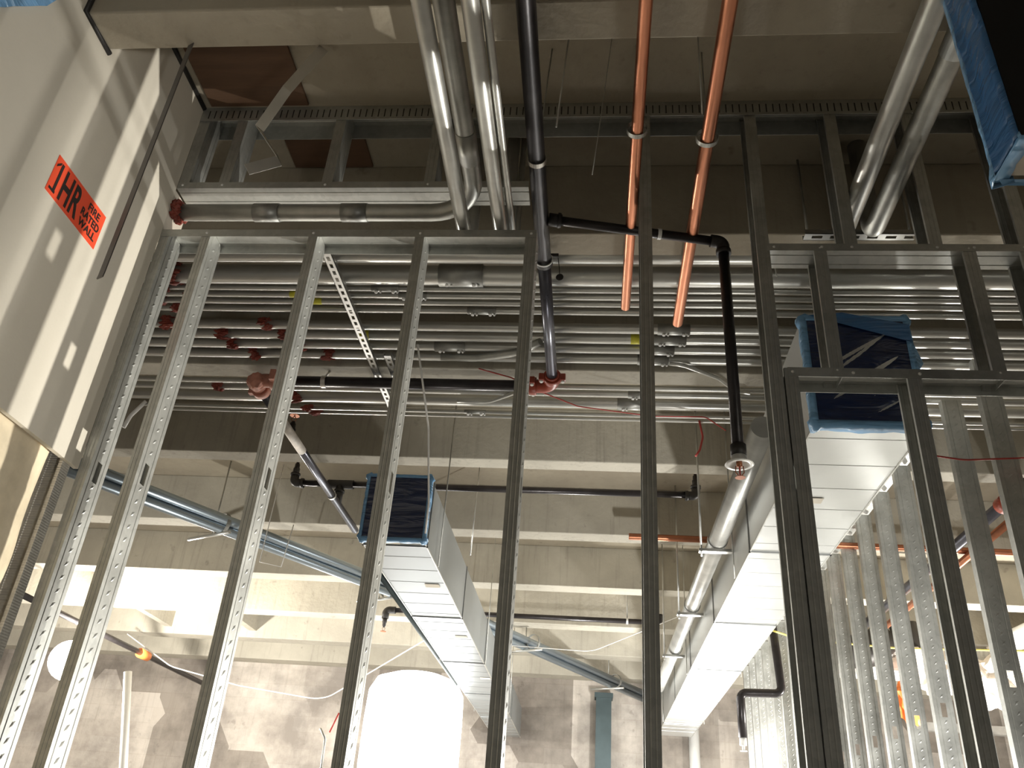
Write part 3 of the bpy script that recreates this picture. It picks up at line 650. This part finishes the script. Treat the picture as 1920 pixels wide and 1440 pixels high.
MB().tube([(0.480, 2.64, 2.818), (0.480, 2.64, 2.780)], 0.003, 0, 8).build('bulb', 'red_cable', dr)
ring((0.23, 2.602, 3.784), (1, 0.155, 0), 0.0195, 0.014, 0.002, 'band', 'white_metal', dr)
# sprinkler branches further in
def upright(x, y, z, parent, s=1, name='head'):
    m = MB(); m.lathe((x, y, z), (0, 0, s), [(0, 0.024), (0.05, 0.024), (0.052, 0.019), (0.085, 0.018), (0.087, 0.012), (0.10, 0.011)], 16)
    m.build('fitting', 'black_iron', parent)
    q = MB(); q.tube([(x-0.004, y, z+s*0.095), (x-0.016, y, z+s*0.115), (x, y, z+s*0.140)], 0.0025, 0, 6); q.tube([(x+0.004, y, z+s*0.095), (x+0.016, y, z+s*0.115), (x, y, z+s*0.140)], 0.0025, 0, 6)
    q.lathe((x, y, z+s*0.140), (0, 0, s), [(0, 0.030), (0.003, 0.030)], 16)
    q.build(name, 'copper_dark', parent)
b1 = thing('sprinkler_branch', 'long black sprinkler branch with an upturned head at each end', 'pipe', (-0.75, 5.6, 3.94))
MB().tube([(-2.195, 5.6, 3.945), (0.69, 5.6, 3.95)], 0.0235, 0, 18).build('pipe', 'black_steel', b1)
for x in (-2.20, 0.705):
    m = MB(); s = 1 if x > 0 else -1
    m.tube([(x-s*0.07, 5.6, 3.945), (x, 5.6, 3.945), (x, 5.6, 4.01)], 0.031, 0.03, 18); m.ring_sweep([(x-s*0.075, 5.6, 3.945), (x-s*0.055, 5.6, 3.945)], 0.036, 18); m.ring_sweep([(x, 5.6, 4.0), (x, 5.6, 4.02)], 0.036, 18)
    m.build('elbow', 'black_iron', b1); upright(x, 5.6, 4.01, b1)
m = MB(); m.ring_sweep([(-1.94, 5.6, 3.945), (-1.75, 5.6, 3.945)], 0.033, 18); m.tube([(-1.848, 5.6, 3.93), (-1.848, 5.6, 3.80)], 0.030, 0, 18); m.ring_sweep([(-1.848, 5.6, 3.88), (-1.848, 5.6, 3.90)], 0.038, 18)
m.build('tee', 'black_iron', b1)
ring((-1.848, 5.45, 3.797), (0, 1, 0), 0.028, 0.02, 0.004, 'clamp', 'emt', b1)
b2 = thing('sprinkler_branch', 'farther black sprinkler branch with head turned down at left', 'pipe', (-0.6, 8.4, 3.76))
MB().tube([(-2.08, 8.65, 3.84), (0.63, 8.65, 3.84)], 0.025, 0, 18).build('pipe', 'black_steel', b2)
m = MB(); m.tube([(-2.03, 8.65, 3.84), (-2.13, 8.65, 3.84), (-2.13, 8.65, 3.75)], 0.036, 0.04, 18); m.build('elbow', 'black_iron', b2)
upright(-2.13, 8.65, 3.76, b2, -1)
m = MB(); m.tube([(0.60, 8.65, 3.84), (0.67, 8.65, 3.84), (0.67, 8.65, 3.92)], 0.036, 0.04, 18); m.build('elbow', 'black_iron', b2)
ring((0.35, 8.65, 3.84), (1, 0, 0), 0.026, 0.02, 0.004, 'clamp', 'white_metal', b2); MB().tube([(0.35, 8.65, 3.865), (0.35, 8.65, ZD-0.002)], 0.006, 0, 8).build('rod', 'emt', b2)
upright(-1.86, 4.52, 3.80, mp)

# ------------------------------------------------------------------ sheet metal ducts
def duct(nm, label, x0, x1, z0, z1, y0, y1, joints, beads, stickers, filmh):
    root = thing('air_duct', label, 'duct', ((x0+x1)/2, y0, z0), 'wrapped sheet metal ducts')
    m = MB(); m.box(x0, x1, y0+0.002, y1, z0, z1); m.build('body', 'duct_sheet' if nm == 'r' else 'duct_sheet_shaded', root, bevel=0.003)
    for yj in joints:     # flanged joints
        m = MB(); w = 0.012; h = 0.006
        m.box(x0-h, x1+h, yj-w/2, yj+w/2, z0-h, z0+0.001); m.box(x0-h, x0+0.001, yj-w/2, yj+w/2, z0-h, z1+h); m.box(x1-0.001, x1+h, yj-w/2, yj+w/2, z0-h, z1+h)
        m.build('joint', 'seam_steel', root)
    m = MB()
    for yb in beads:
        m.box(x0+0.004, x1-0.004, yb-0.002, yb+0.002, z0-0.0012, z0+0.001)
    m.build('stiffening_bead', 'duct_sheet' if nm == 'r' else 'duct_sheet_shaded', root)['kind'] = 'stuff'
    for sx in (x0, x1):
        MB().box(sx-0.003, sx+0.003, y0+0.05, y1, z0-0.004, z0+0.006).build('corner_seam', 'emt', root)
    for (sx, sy, w, l, side) in stickers:
        m = MB()
        m.box(sx, sx+w, sy, sy+l, z0-0.0035, z0-0.0027); m.build('paper_label', 'paper', root)
    for yh in (4.66, 7.25, 9.75):
        for xh in (x0-0.018, x1+0.018): MB().tube([(xh, yh, z0-0.015), (xh, yh, ZD-0.001)], 0.004, 0, 6).build('hanger_rod', 'emt_dull', root)
    # blue film: stretched front sheet with folds, puckered border folded over the sides
    m = MB(); n1, n2 = 60, 64; V = {}
    for i in range(n1+1):
        for j in range(n2+1):
            x = x0+(x1-x0)*i/n1; z = z0+(z1-z0)*j/n2
            u, v = i/n1, j/n2
            s = math.sin(PI*u)*math.sin(PI*v)
            d = 0.003*s+0.004*s*noise.noise(Vector((u*0.9-v*1.2, (v-u*0.35)*9, 3)))
            for cu, cv, cw in ((0.10, 0.62, 0.016), (0.42, 0.55, 0.012), (-0.18, 0.50, 0.018), (0.30, 0.70, 0.010), (-0.35, 0.45, 0.014)):
                q = v-(cu+cv*u); d += (s*0.007*math.exp(-(q/cw)**2) if nm == 'r' else 0)
            V[i, j] = m.bm.verts.new((x, y0-0.001+d*0.9, z))
    for i in range(n1):
        for j in range(n2): m.bm.faces.new((V[i,j], V[i+1,j], V[i+1,j+1], V[i,j+1])).smooth = True
    m.build('end_film', 'film_navy', root, solid=0.0006)
    m = MB(); per = []
    n = 30
    for i in range(n): per.append((x0+(x1-x0)*i/n, z0, 0, -1))
    for i in range(n): per.append((x1, z0+(z1-z0)*i/n, 1, 0))
    for i in range(n): per.append((x1-(x1-x0)*i/n, z1, 0, 1))
    for i in range(n): per.append((x0, z1-(z1-z0)*i/n, -1, 0))
    R = []
    for k, (x, z, nx, nz) in enumerate(per):
        wv = 0.5+0.5*noise.noise(Vector((x*40, z*40, 7))); cor = 1.0 if (k % n) in (0, 1, n-1) else 0.0
        out = 0.005+0.008*wv+0.012*cor; back = 0.05+0.035*noise.noise(Vector((x*14, z*14, 2)))+0.02*cor
        R.append([m.bm.verts.new((x-nx*filmh, y0-0.003, z-nz*filmh)), m.bm.verts.new((x+nx*out*0.7, y0-0.008, z+nz*out*0.7)), m.bm.verts.new((x+nx*out, y0+0.02, z+nz*out)), m.bm.verts.new((x+nx*0.004, y0+back, z+nz*0.004))])
    L = len(R)
    for k in range(L):
        a, b = R[k], R[(k+1)%L]
        for q in range(3): m.bm.faces.new((a[q], b[q], b[q+1], a[q+1])).smooth = True
    m.build('film_border', 'film_blue', root, solid=0.0008)
    return root
fr = lambda a, b, s: [a+s*i for i in range(int((b-a)/s)+1)]
dR = duct('r', 'large bright duct with blue film end behind the right headers', 0.795, 1.19, 3.085, 3.555, 2.83, 10.85, [4.25, 5.66, 7.1, 8.5, 9.9], fr(2.95, 10.7, 0.235), [(0.90, 3.52, 0.09, 0.06, 0)], 0.016)
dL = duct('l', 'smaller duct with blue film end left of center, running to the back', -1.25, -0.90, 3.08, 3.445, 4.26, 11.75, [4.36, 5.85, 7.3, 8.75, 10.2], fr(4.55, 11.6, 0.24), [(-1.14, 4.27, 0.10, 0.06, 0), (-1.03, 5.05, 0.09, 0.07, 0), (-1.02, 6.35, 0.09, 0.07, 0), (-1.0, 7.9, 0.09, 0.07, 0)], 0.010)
# extra dark flap and translucent strip at the top of the right end
m = MB(); m.quad((0.82, 2.822, 3.56), (1.19, 2.820, 3.48), (1.195, 2.820, 3.52), (0.95, 2.822, 3.575)); m.quad((0.82, 2.821, 3.56), (1.195, 2.820, 3.44), (1.19, 2.8205, 3.482), (0.84, 2.8215, 3.563))
m.build('film_fold', 'film_mid', dR, solid=0.0006)
m = MB(); m.quad((1.195, 2.83, 3.46), (1.235, 2.86, 3.37), (1.215, 2.90, 3.34), (1.193, 2.88, 3.32)); m.quad((1.193, 2.83, 3.46), (1.235, 2.86, 3.37), (1.205, 2.84, 3.33), (1.193, 2.83, 3.33)); m.build('film_flap', 'film_blue', dR, solid=0.0006)
# near duct at the upper right, its end wrapped and turned to the left
nd = thing('air_duct', 'near duct at the top right corner, blue film over its end', 'duct', (0.94, 1.45, 3.1))
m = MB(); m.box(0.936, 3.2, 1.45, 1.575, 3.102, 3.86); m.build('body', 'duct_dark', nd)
for x in (1.2, 2.4): MB().tube([(x, 1.50, 3.85), (x, 1.50, ZD)], 0.005, 0, 8).build('rod', 'emt_dull', nd)
m = MB(); m.box(0.955, 3.2, 1.455, 1.57, 3.098, 3.102); m.build('bottom_panel', 'drywall_core', nd)
m = MB(); V = {}; n1, n2 = 10, 34
for i in range(n1+1):
    for j in range(n2+1):
        u, v = i/n1, j/n2; y = 1.448+(1.577-1.448)*u; z = 3.10+0.76*v
        bul = 0.006*math.sin(PI*u)+0.006*noise.noise(Vector((u*2, v*9, 5)))+(0.006 if i in (1, n1-1) else 0)
        V[i, j] = m.bm.verts.new((0.934-max(0.0005, bul), y, z))
for i in range(n1):
    for j in range(n2): m.bm.faces.new((V[i,j], V[i+1,j], V[i+1,j+1], V[i,j+1])).smooth = True
m.build('end_film', 'film_mid', nd, solid=0.0006)
m = MB(); P = []
for k in range(26):
    z = 3.085+0.78*k/25; w = 0.012+0.006*noise.noise(Vector((z*20, 0, 1)))+(0.012 if k < 2 else 0)
    P.append((m.bm.verts.new((0.932, 1.572, z+0.012)), m.bm.verts.new((0.936-w*0.2, 1.579+w, z)), m.bm.verts.new((0.975, 1.581, z))))
for a, b in zip(P, P[1:]):
    for q in range(2): m.bm.faces.new((a[q], b[q], b[q+1], a[q+1])).smooth = True
for k in range(20):
    pass
pr = None
for k in range(14):
    y = 1.44+0.15*k/13; zz = 3.094-0.004*noise.noise(Vector((y*60, 2, 0)))
    cur = (m.bm.verts.new((0.930, y, 3.108)), m.bm.verts.new((0.932, y, zz)), m.bm.verts.new((0.962+0.012*noise.noise(Vector((y*50, 1, 1))), y, 3.0965)))
    if pr:
        for q in range(2): m.bm.faces.new((pr[q], cur[q], cur[q+1], pr[q+1])).smooth = True
    pr = cur
m.build('film_border', 'film_blue', nd, solid=0.0008)
m = MB(); m.quad((0.94, 1.578, 3.094), (1.30, 1.578, 3.094), (1.30, 1.60, 3.085), (0.95, 1.592, 3.088)); m.build('film_skirt', 'film_blue', nd, solid=0.0006)
# film corner at the top left of the picture
m = MB(); pr = None
for k in range(16):
    y = 1.20+0.33*k/15; zz = 3.495+1.40*(y-1.336)+0.006*noise.noise(Vector((k*0.7, 2, 1)))
    if k > 13: zz += 0.03*(k-13)
    cur = (m.bm.verts.new((XW+0.012+0.004*noise.noise(Vector((k*0.9, 0, 5))), y, zz)), m.bm.verts.new((XW+0.006, y, max(3.95, zz+0.05))))
    if pr: m.bm.faces.new((pr[0], cur[0], cur[1], pr[1])).smooth = True
    pr = cur
tag(m.build('blue_film', 'film_blue', solid=0.001), 'strip of blue plastic film on the drywall at the top left corner', 'plastic film')

# pipes beside the ducts
pr_ = thing('sprinkler_pipe', 'bright silver pipe running close along the left side of the large duct', 'pipe', (0.845, 3.3, 3.66))
MB().tube([(0.715, 3.32, 3.32), (0.700, 9.2, 3.32)], 0.052, 0, 22).build('pipe', 'emt', pr_)
for y in (4.75, 6.12, 7.45):
    m = MB(); m.box(0.60, 0.785, y-0.02, y+0.02, 3.245, 3.262); m.build('cross_bar', 'strut_steel', pr_)
    MB().tube([(0.615, y, 3.22), (0.615, y, ZD-0.002)], 0.006, 0, 8).build('rod', 'emt', pr_)
    ring((0.709, y, 3.32), (0, 1, 0), 0.054, 0.03, 0.004, 'clamp', 'coupling_steel', pr_)
run('dark_pipe', [(-1.295, 4.75, 3.10), (-1.285, 8.4, 3.10)], 0.018, 0, 'blue_post', 'dark thin pipe along the lower left edge of the smaller duct', 'pipe')
# pair of bluish conduits crossing diagonally
for k, (dx, dz, lb) in enumerate(((0, 0, 'upper one of two diagonal bluish conduits crossing the far room'), (-0.046, -0.062, 'lower one of two diagonal bluish conduits crossing the far room'))):
    c = run('diagonal_conduit', [(-3.8+dx, 4.2, 3.72+dz), (-1.2+dx, 8.2, 3.72+dz), (0.75+dx, 11.9, 3.72+dz)], 0.037, 3.0, 'blue_gray_pipe', lb, 'conduit', group='diagonal conduits')
for p, lb in (((-2.78, 5.85), 'left bracket under the diagonal conduits'), ((-1.83, 7.40), 'middle bracket under the diagonal conduits, left of the smaller duct'), ((-0.62, 9.15), 'bracket under the diagonal conduits, right of the smaller duct'), ((0.30, 11.0), 'farthest bracket under the diagonal conduits')):
    d = Vector((2.18, 3.33, 0)).normalized(); n = Vector((-d.y, d.x, 0))
    b = thing('pipe_bracket', lb, 'bracket', (p[0], p[1], 3.6), 'diagonal conduit brackets')
    a = Vector((p[0], p[1], 3.615)); MB().tube([a+n*0.33-d*0.05, a-n*0.12], 0.013, 0, 8).build('bar', 'emt', b)
    ring((p[0], p[1], 3.70), tuple(d), 0.078, 0.03, 0.005, 'clamp', 'coupling_steel', b)
    MB().tube([a+n*0.1, a+n*0.1+Vector((0, 0, 0.25 if p[1] == 9.15 else 0.625))], 0.006, 0, 8).build('rod', 'emt_dull', b)
c = run('black_pipe', [(-5.28, 7.0, 3.5), (-5.25, 11.7, 3.5)], 0.030, 0, 'black_steel', 'dark pipe at far left with an orange fitting on it', 'pipe')
MB().ring_sweep([(-5.27, 9.80, 3.5), (-5.27, 10.0, 3.5)], 0.055, 16).build('fitting', 'shoe_orange', c)
# copper pipe along a far beam
c = run('copper_pipe', [(0.255, 5.98, 3.768), (4.6, 5.98, 3.745)], 0.024, 0, 'copper_aged', 'horizontal copper pipe below a far beam, passing behind the duct', 'pipe', hollow=0.86)
c = run('copper_pipe', [(2.60, 4.9, 3.70), (2.61, 8.0, 3.70)], 0.026, 0, 'copper_aged', 'copper pipe receding behind the right partition studs', 'pipe')
c = run('black_pipe', [(2.46, 4.2, 3.70), (2.42, 8.0, 3.70)], 0.036, 0, 'black_steel_streaked', 'dark steel pipe receding behind the right partition studs', 'pipe')
MB().ring_sweep([(2.455, 4.92, 3.70), (2.454, 5.02, 3.70)], 0.052, 16).build('coupling', 'red_iron', c)
MB().ring_sweep([(2.42, 6.9, 3.70), (2.42, 7.02, 3.70)], 0.050, 16).build('coupling', 'black_iron', c)

# ------------------------------------------------------------------ wires, rods and cables
def wire(pts, r, mat, label, name='hanger_wire', cat='wire', bend=0.0, group=None):
    return tag(MB().tube(pts, r, bend, 8).build(name, mat), label, cat, group)
wire([(0.03, 2.05, ZD), (-0.012, 2.02, 3.72), (-0.028, 2.0, 3.52)], 0.0016, 'emt', 'thin hanger wire hanging between main and left copper pipe')
wire([(-0.12, 2.0, ZD), (-0.16, 2.12, 3.86)], 0.003, 'emt', 'threaded rod slanting to the right of the dark main', 'threaded_rod', 'rod')
wire([(0.32, 1.95, ZD), (0.335, 2.05, 3.84)], 0.003, 'emt', 'threaded rod above the right copper pipe', 'threaded_rod', 'rod')
wire([(0.60, 2.60, ZD), (0.66, 2.60, 3.58)], 0.0015, 'emt', 'hair thin wire hanging right of the double stud')
wire([(-0.905, 3.55, 3.86), (-0.885, 3.95, 3.60), (-0.875, 4.15, 3.25), (-0.885, 4.21, 3.10)], 0.0055, 'white_plastic', 'pale cable drooping in front of the left blue film end', 'hanging_cable', 'cable', 0.1)
wire([(-2.45, 5.95, ZD), (-2.47, 5.95, 3.45), (-2.30, 5.95, 3.42), (-2.27, 5.95, 3.75)], 0.004, 'white_plastic', 'thin white wire loop hanging left of the smaller duct', 'wire_loop', 'wire')
wire([(-0.86, 5.75, ZD), (-0.868, 5.75, 3.5)], 0.005, 'emt', 'threaded rod hanging at the right side of the smaller duct', 'threaded_rod', 'rod')
wire([(-1.68, 6.3, ZD), (-1.70, 6.3, 3.4)], 0.003, 'emt', 'thin rod hanging at the left side of the smaller duct', 'threaded_rod', 'rod')
wire([(0.145, 5.2, ZD), (0.143, 5.2, 3.95)], 0.006, 'emt', 'threaded rod beside the full height stud near the black branch', 'threaded_rod', 'rod')
wire([(-5.6, 10.0, 3.75), (-5.0, 10.1, 3.42), (-4.2, 10.3, 3.28), (-3.2, 10.5, 3.20), (-1.9, 9.6, 3.75), (-1.2, 8.9, 3.86)], 0.007, 'white_plastic', 'pale cable sagging across the far left beams', 'hanging_cable', 'cable', 0.4)
wire([(-0.85, 9.0, 3.62), (0.0, 9.0, 3.60), (0.6, 8.6, 3.78), (0.95, 8.2, 3.85)], 0.004, 'white_plastic', 'thin pale cable from diagonal conduits to the large duct', 'hanging_cable', 'cable', 0.3)
wire([(-0.62, 3.78, 3.862), (-0.45, 3.82, 3.835), (-0.30, 3.90, 3.80), (-0.1, 4.02, 3.78), (0.3, 4.15, 3.80), (0.60, 4.20, 3.83), (0.72, 4.30, 3.80)], 0.0035, 'red_cable', 'thin red cable strung under the lower conduits', 'red_cable', 'cable', 0.1)
wire([(0.58, 4.32, 3.87), (0.60, 4.35, 3.78), (0.58, 4.35, 3.70), (0.555, 4.35, 3.66)], 0.006, 'red_cable', 'red cable loop hanging beside the black drop pipe', 'red_cable', 'cable', 0.05)
wire([(1.25, 3.45, 3.34), (1.42, 3.5, 3.30), (1.60, 3.5, 3.275), (1.95, 3.5, 3.30), (2.3, 3.5, 3.36)], 0.004, 'red_cable', 'red cable strung across the right partition studs', 'red_cable', 'cable', 0.3)
wire([(1.40, 7.3, 3.50), (1.90, 8.15, 3.62), (2.8, 8.15, 3.58), (4.1, 8.15, 3.62)], 0.009, 'yellow_cable', 'yellow cable stretched behind the right partition', 'yellow_cable', 'cable', 0.3)
wire([(-2.35, 8.0, 2.2), (-2.36, 8.0, 2.50), (-2.42, 8.0, 2.58)], 0.010, 'emt_dull', 'short grey cable standing up left of the glowing lamp', 'grey_cable', 'cable', 0.08)
wire([(-2.33, 8.0, 2.55), (-2.27, 8.0, 2.72)], 0.008, 'red_cable', 'short red wire end left of the glowing lamp', 'red_cable', 'cable')

# ------------------------------------------------------------------ far room items
run('white_pole', [(-3.62, 8.0, 0.02), (-4.365, 8.0, 2.97)], 0.036, 0, 'white_plastic', 'white plastic pipe leaning in the far left of the room', 'pipe')
pst = thing('steel_post', 'blue grey steel post standing against the back wall', 'post', (0.17, 11.8, 0))
m = MB(); m.box(0.07, 0.27, 11.70, 11.715, 0, 3.62); m.box(0.07, 0.27, 11.87, 11.885, 0, 3.62); m.box(0.160, 0.178, 11.715, 11.87, 0, 3.62); m.build('profile', 'blue_post', pst)
MB().box(0.05, 0.29, 11.68, 11.93, 3.62, 3.68).build('cap_plate', 'blue_post', pst)
lp = thing('work_light', 'large white glowing work light in the center of the far room', 'lamp', (-1.80, 9.1, 0))
m = MB(); m.lathe((-1.80, 9.1, 1.95), (0, 0, 1), [(0, 0.30), (0.05, 0.42), (0.2, 0.48), (0.45, 0.50), (0.9, 0.50), (1.15, 0.49), (1.28, 0.42), (1.34, 0.25), (1.36, 0.05)], 36); m.build('lamp_globe', 'lamp_glow', lp)
MB().tube([(-1.80, 9.1, 0.0), (-1.80, 9.1, 2.06)], 0.03, 0, 12).build('mast', 'emt_dull', lp)
for a in (0, 2.1, 4.2): MB().tube([(-1.80, 9.1, 0.5), (-1.80+0.6*math.cos(a), 9.1+0.6*math.sin(a), 0.02)], 0.015, 0, 8).build('leg', 'emt_dull', lp)
l2 = thing('work_light', 'small glowing work light at far left behind the studs', 'lamp', (-5.05, 8.1, 0))
m = MB(); m.lathe((-5.07, 8.15, 2.88), (0, 0, 1), [(0.19-0.19*math.cos(PI*k/14), 0.19*math.sin(PI*k/14)+0.001) for k in range(15)], 32); m.build('lamp_globe', 'lamp_glow_warm', l2)
MB().tube([(-5.07, 8.15, 0), (-5.07, 8.15, 2.94)], 0.02, 0, 10).build('mast', 'emt_dull', l2)
# right side clutter seen between the partition studs
c = run('black_pipe', [(1.62, 7.9, ZD), (1.63, 7.9, 3.62), (1.66, 7.9, 3.08), (1.30, 7.9, 3.07), (1.30, 7.9, 2.70)], 0.036, 0.06, 'black_steel', 'black pipe stepping down beside the bright duct', 'pipe')
m = MB(); m.lathe((1.30, 7.9, 2.70), (0, 0, -1), [(0, 0.03), (0.06, 0.03), (0.062, 0.012), (0.1, 0.012), (0.102, 0.03), (0.106, 0.03)], 14); m.build('sprinkler_head', 'white_metal', c)
run('flexible_duct', [(2.05, 8.6, 3.95), (2.25, 8.6, 3.72), (2.6, 8.6, 3.60), (2.85, 8.6, 3.80)], 0.15, 0.25, 'black_iron', 'thick black flexible duct sagging beyond the right partition', 'duct')
run('flexible_duct', [(3.05, 8.7, 3.95), (3.08, 8.7, 3.75), (3.12, 8.7, 3.66)], 0.13, 0.2, 'black_iron', 'short black flexible duct hanging beyond the right partition', 'duct')
run('black_pipe', [(1.92, 8.3, 3.84), (2.28, 8.3, 3.84), (2.30, 8.3, ZD)], 0.04, 0.08, 'black_steel', 'black pipe with a small bend beyond the right partition', 'pipe')
tag(MB().box(2.05, 6.6, 9.0, 9.16, 3.50, 3.60).build('white_beam', 'white_plastic', bevel=0.01), 'white horizontal rail beyond the right partition', 'rail')
tag(MB().box(3.2, 6.6, 9.2, 9.28, 3.05, 3.13).build('white_beam', 'strut_steel'), 'grey lower rail beyond the right partition', 'rail')
m = MB()
for (x, z, r) in ((3.05, 3.62, 0.20), (3.35, 3.50, 0.22), (3.75, 3.45, 0.25), (4.15, 3.60, 0.26), (4.35, 3.35, 0.2)): m.blob((x, 8.74, z), (r, 0.13, r*0.8), 0.6, sub=4)
tag(m.build('plastic_sheeting', 'plastic_sheet'), 'bright crumpled plastic sheeting beyond the right partition', 'plastic sheet')
m = MB(); m.blob((2.95, 8.6, 3.22), (0.09, 0.06, 0.22), 0.5, sub=3); m.tube([(2.95, 8.6, 3.3), (2.95, 8.6, ZD)], 0.006, 0, 6)
tag(m.build('orange_wrap', 'shoe_orange'), 'small orange bundle glimpsed between the partition studs', 'bundle')
run('large_pipe', [(3.9, 8.7, 3.76), (4.6, 8.1, 4.08)], 0.10, 0, 'white_metal', 'white insulated pipe slanting at the right edge', 'pipe')
run('white_conduit', [(1.35, 11.85, 0.1), (1.33, 11.85, 3.35)], 0.07, 0, 'white_metal', 'white vertical conduit on the back wall right of the post', 'conduit')
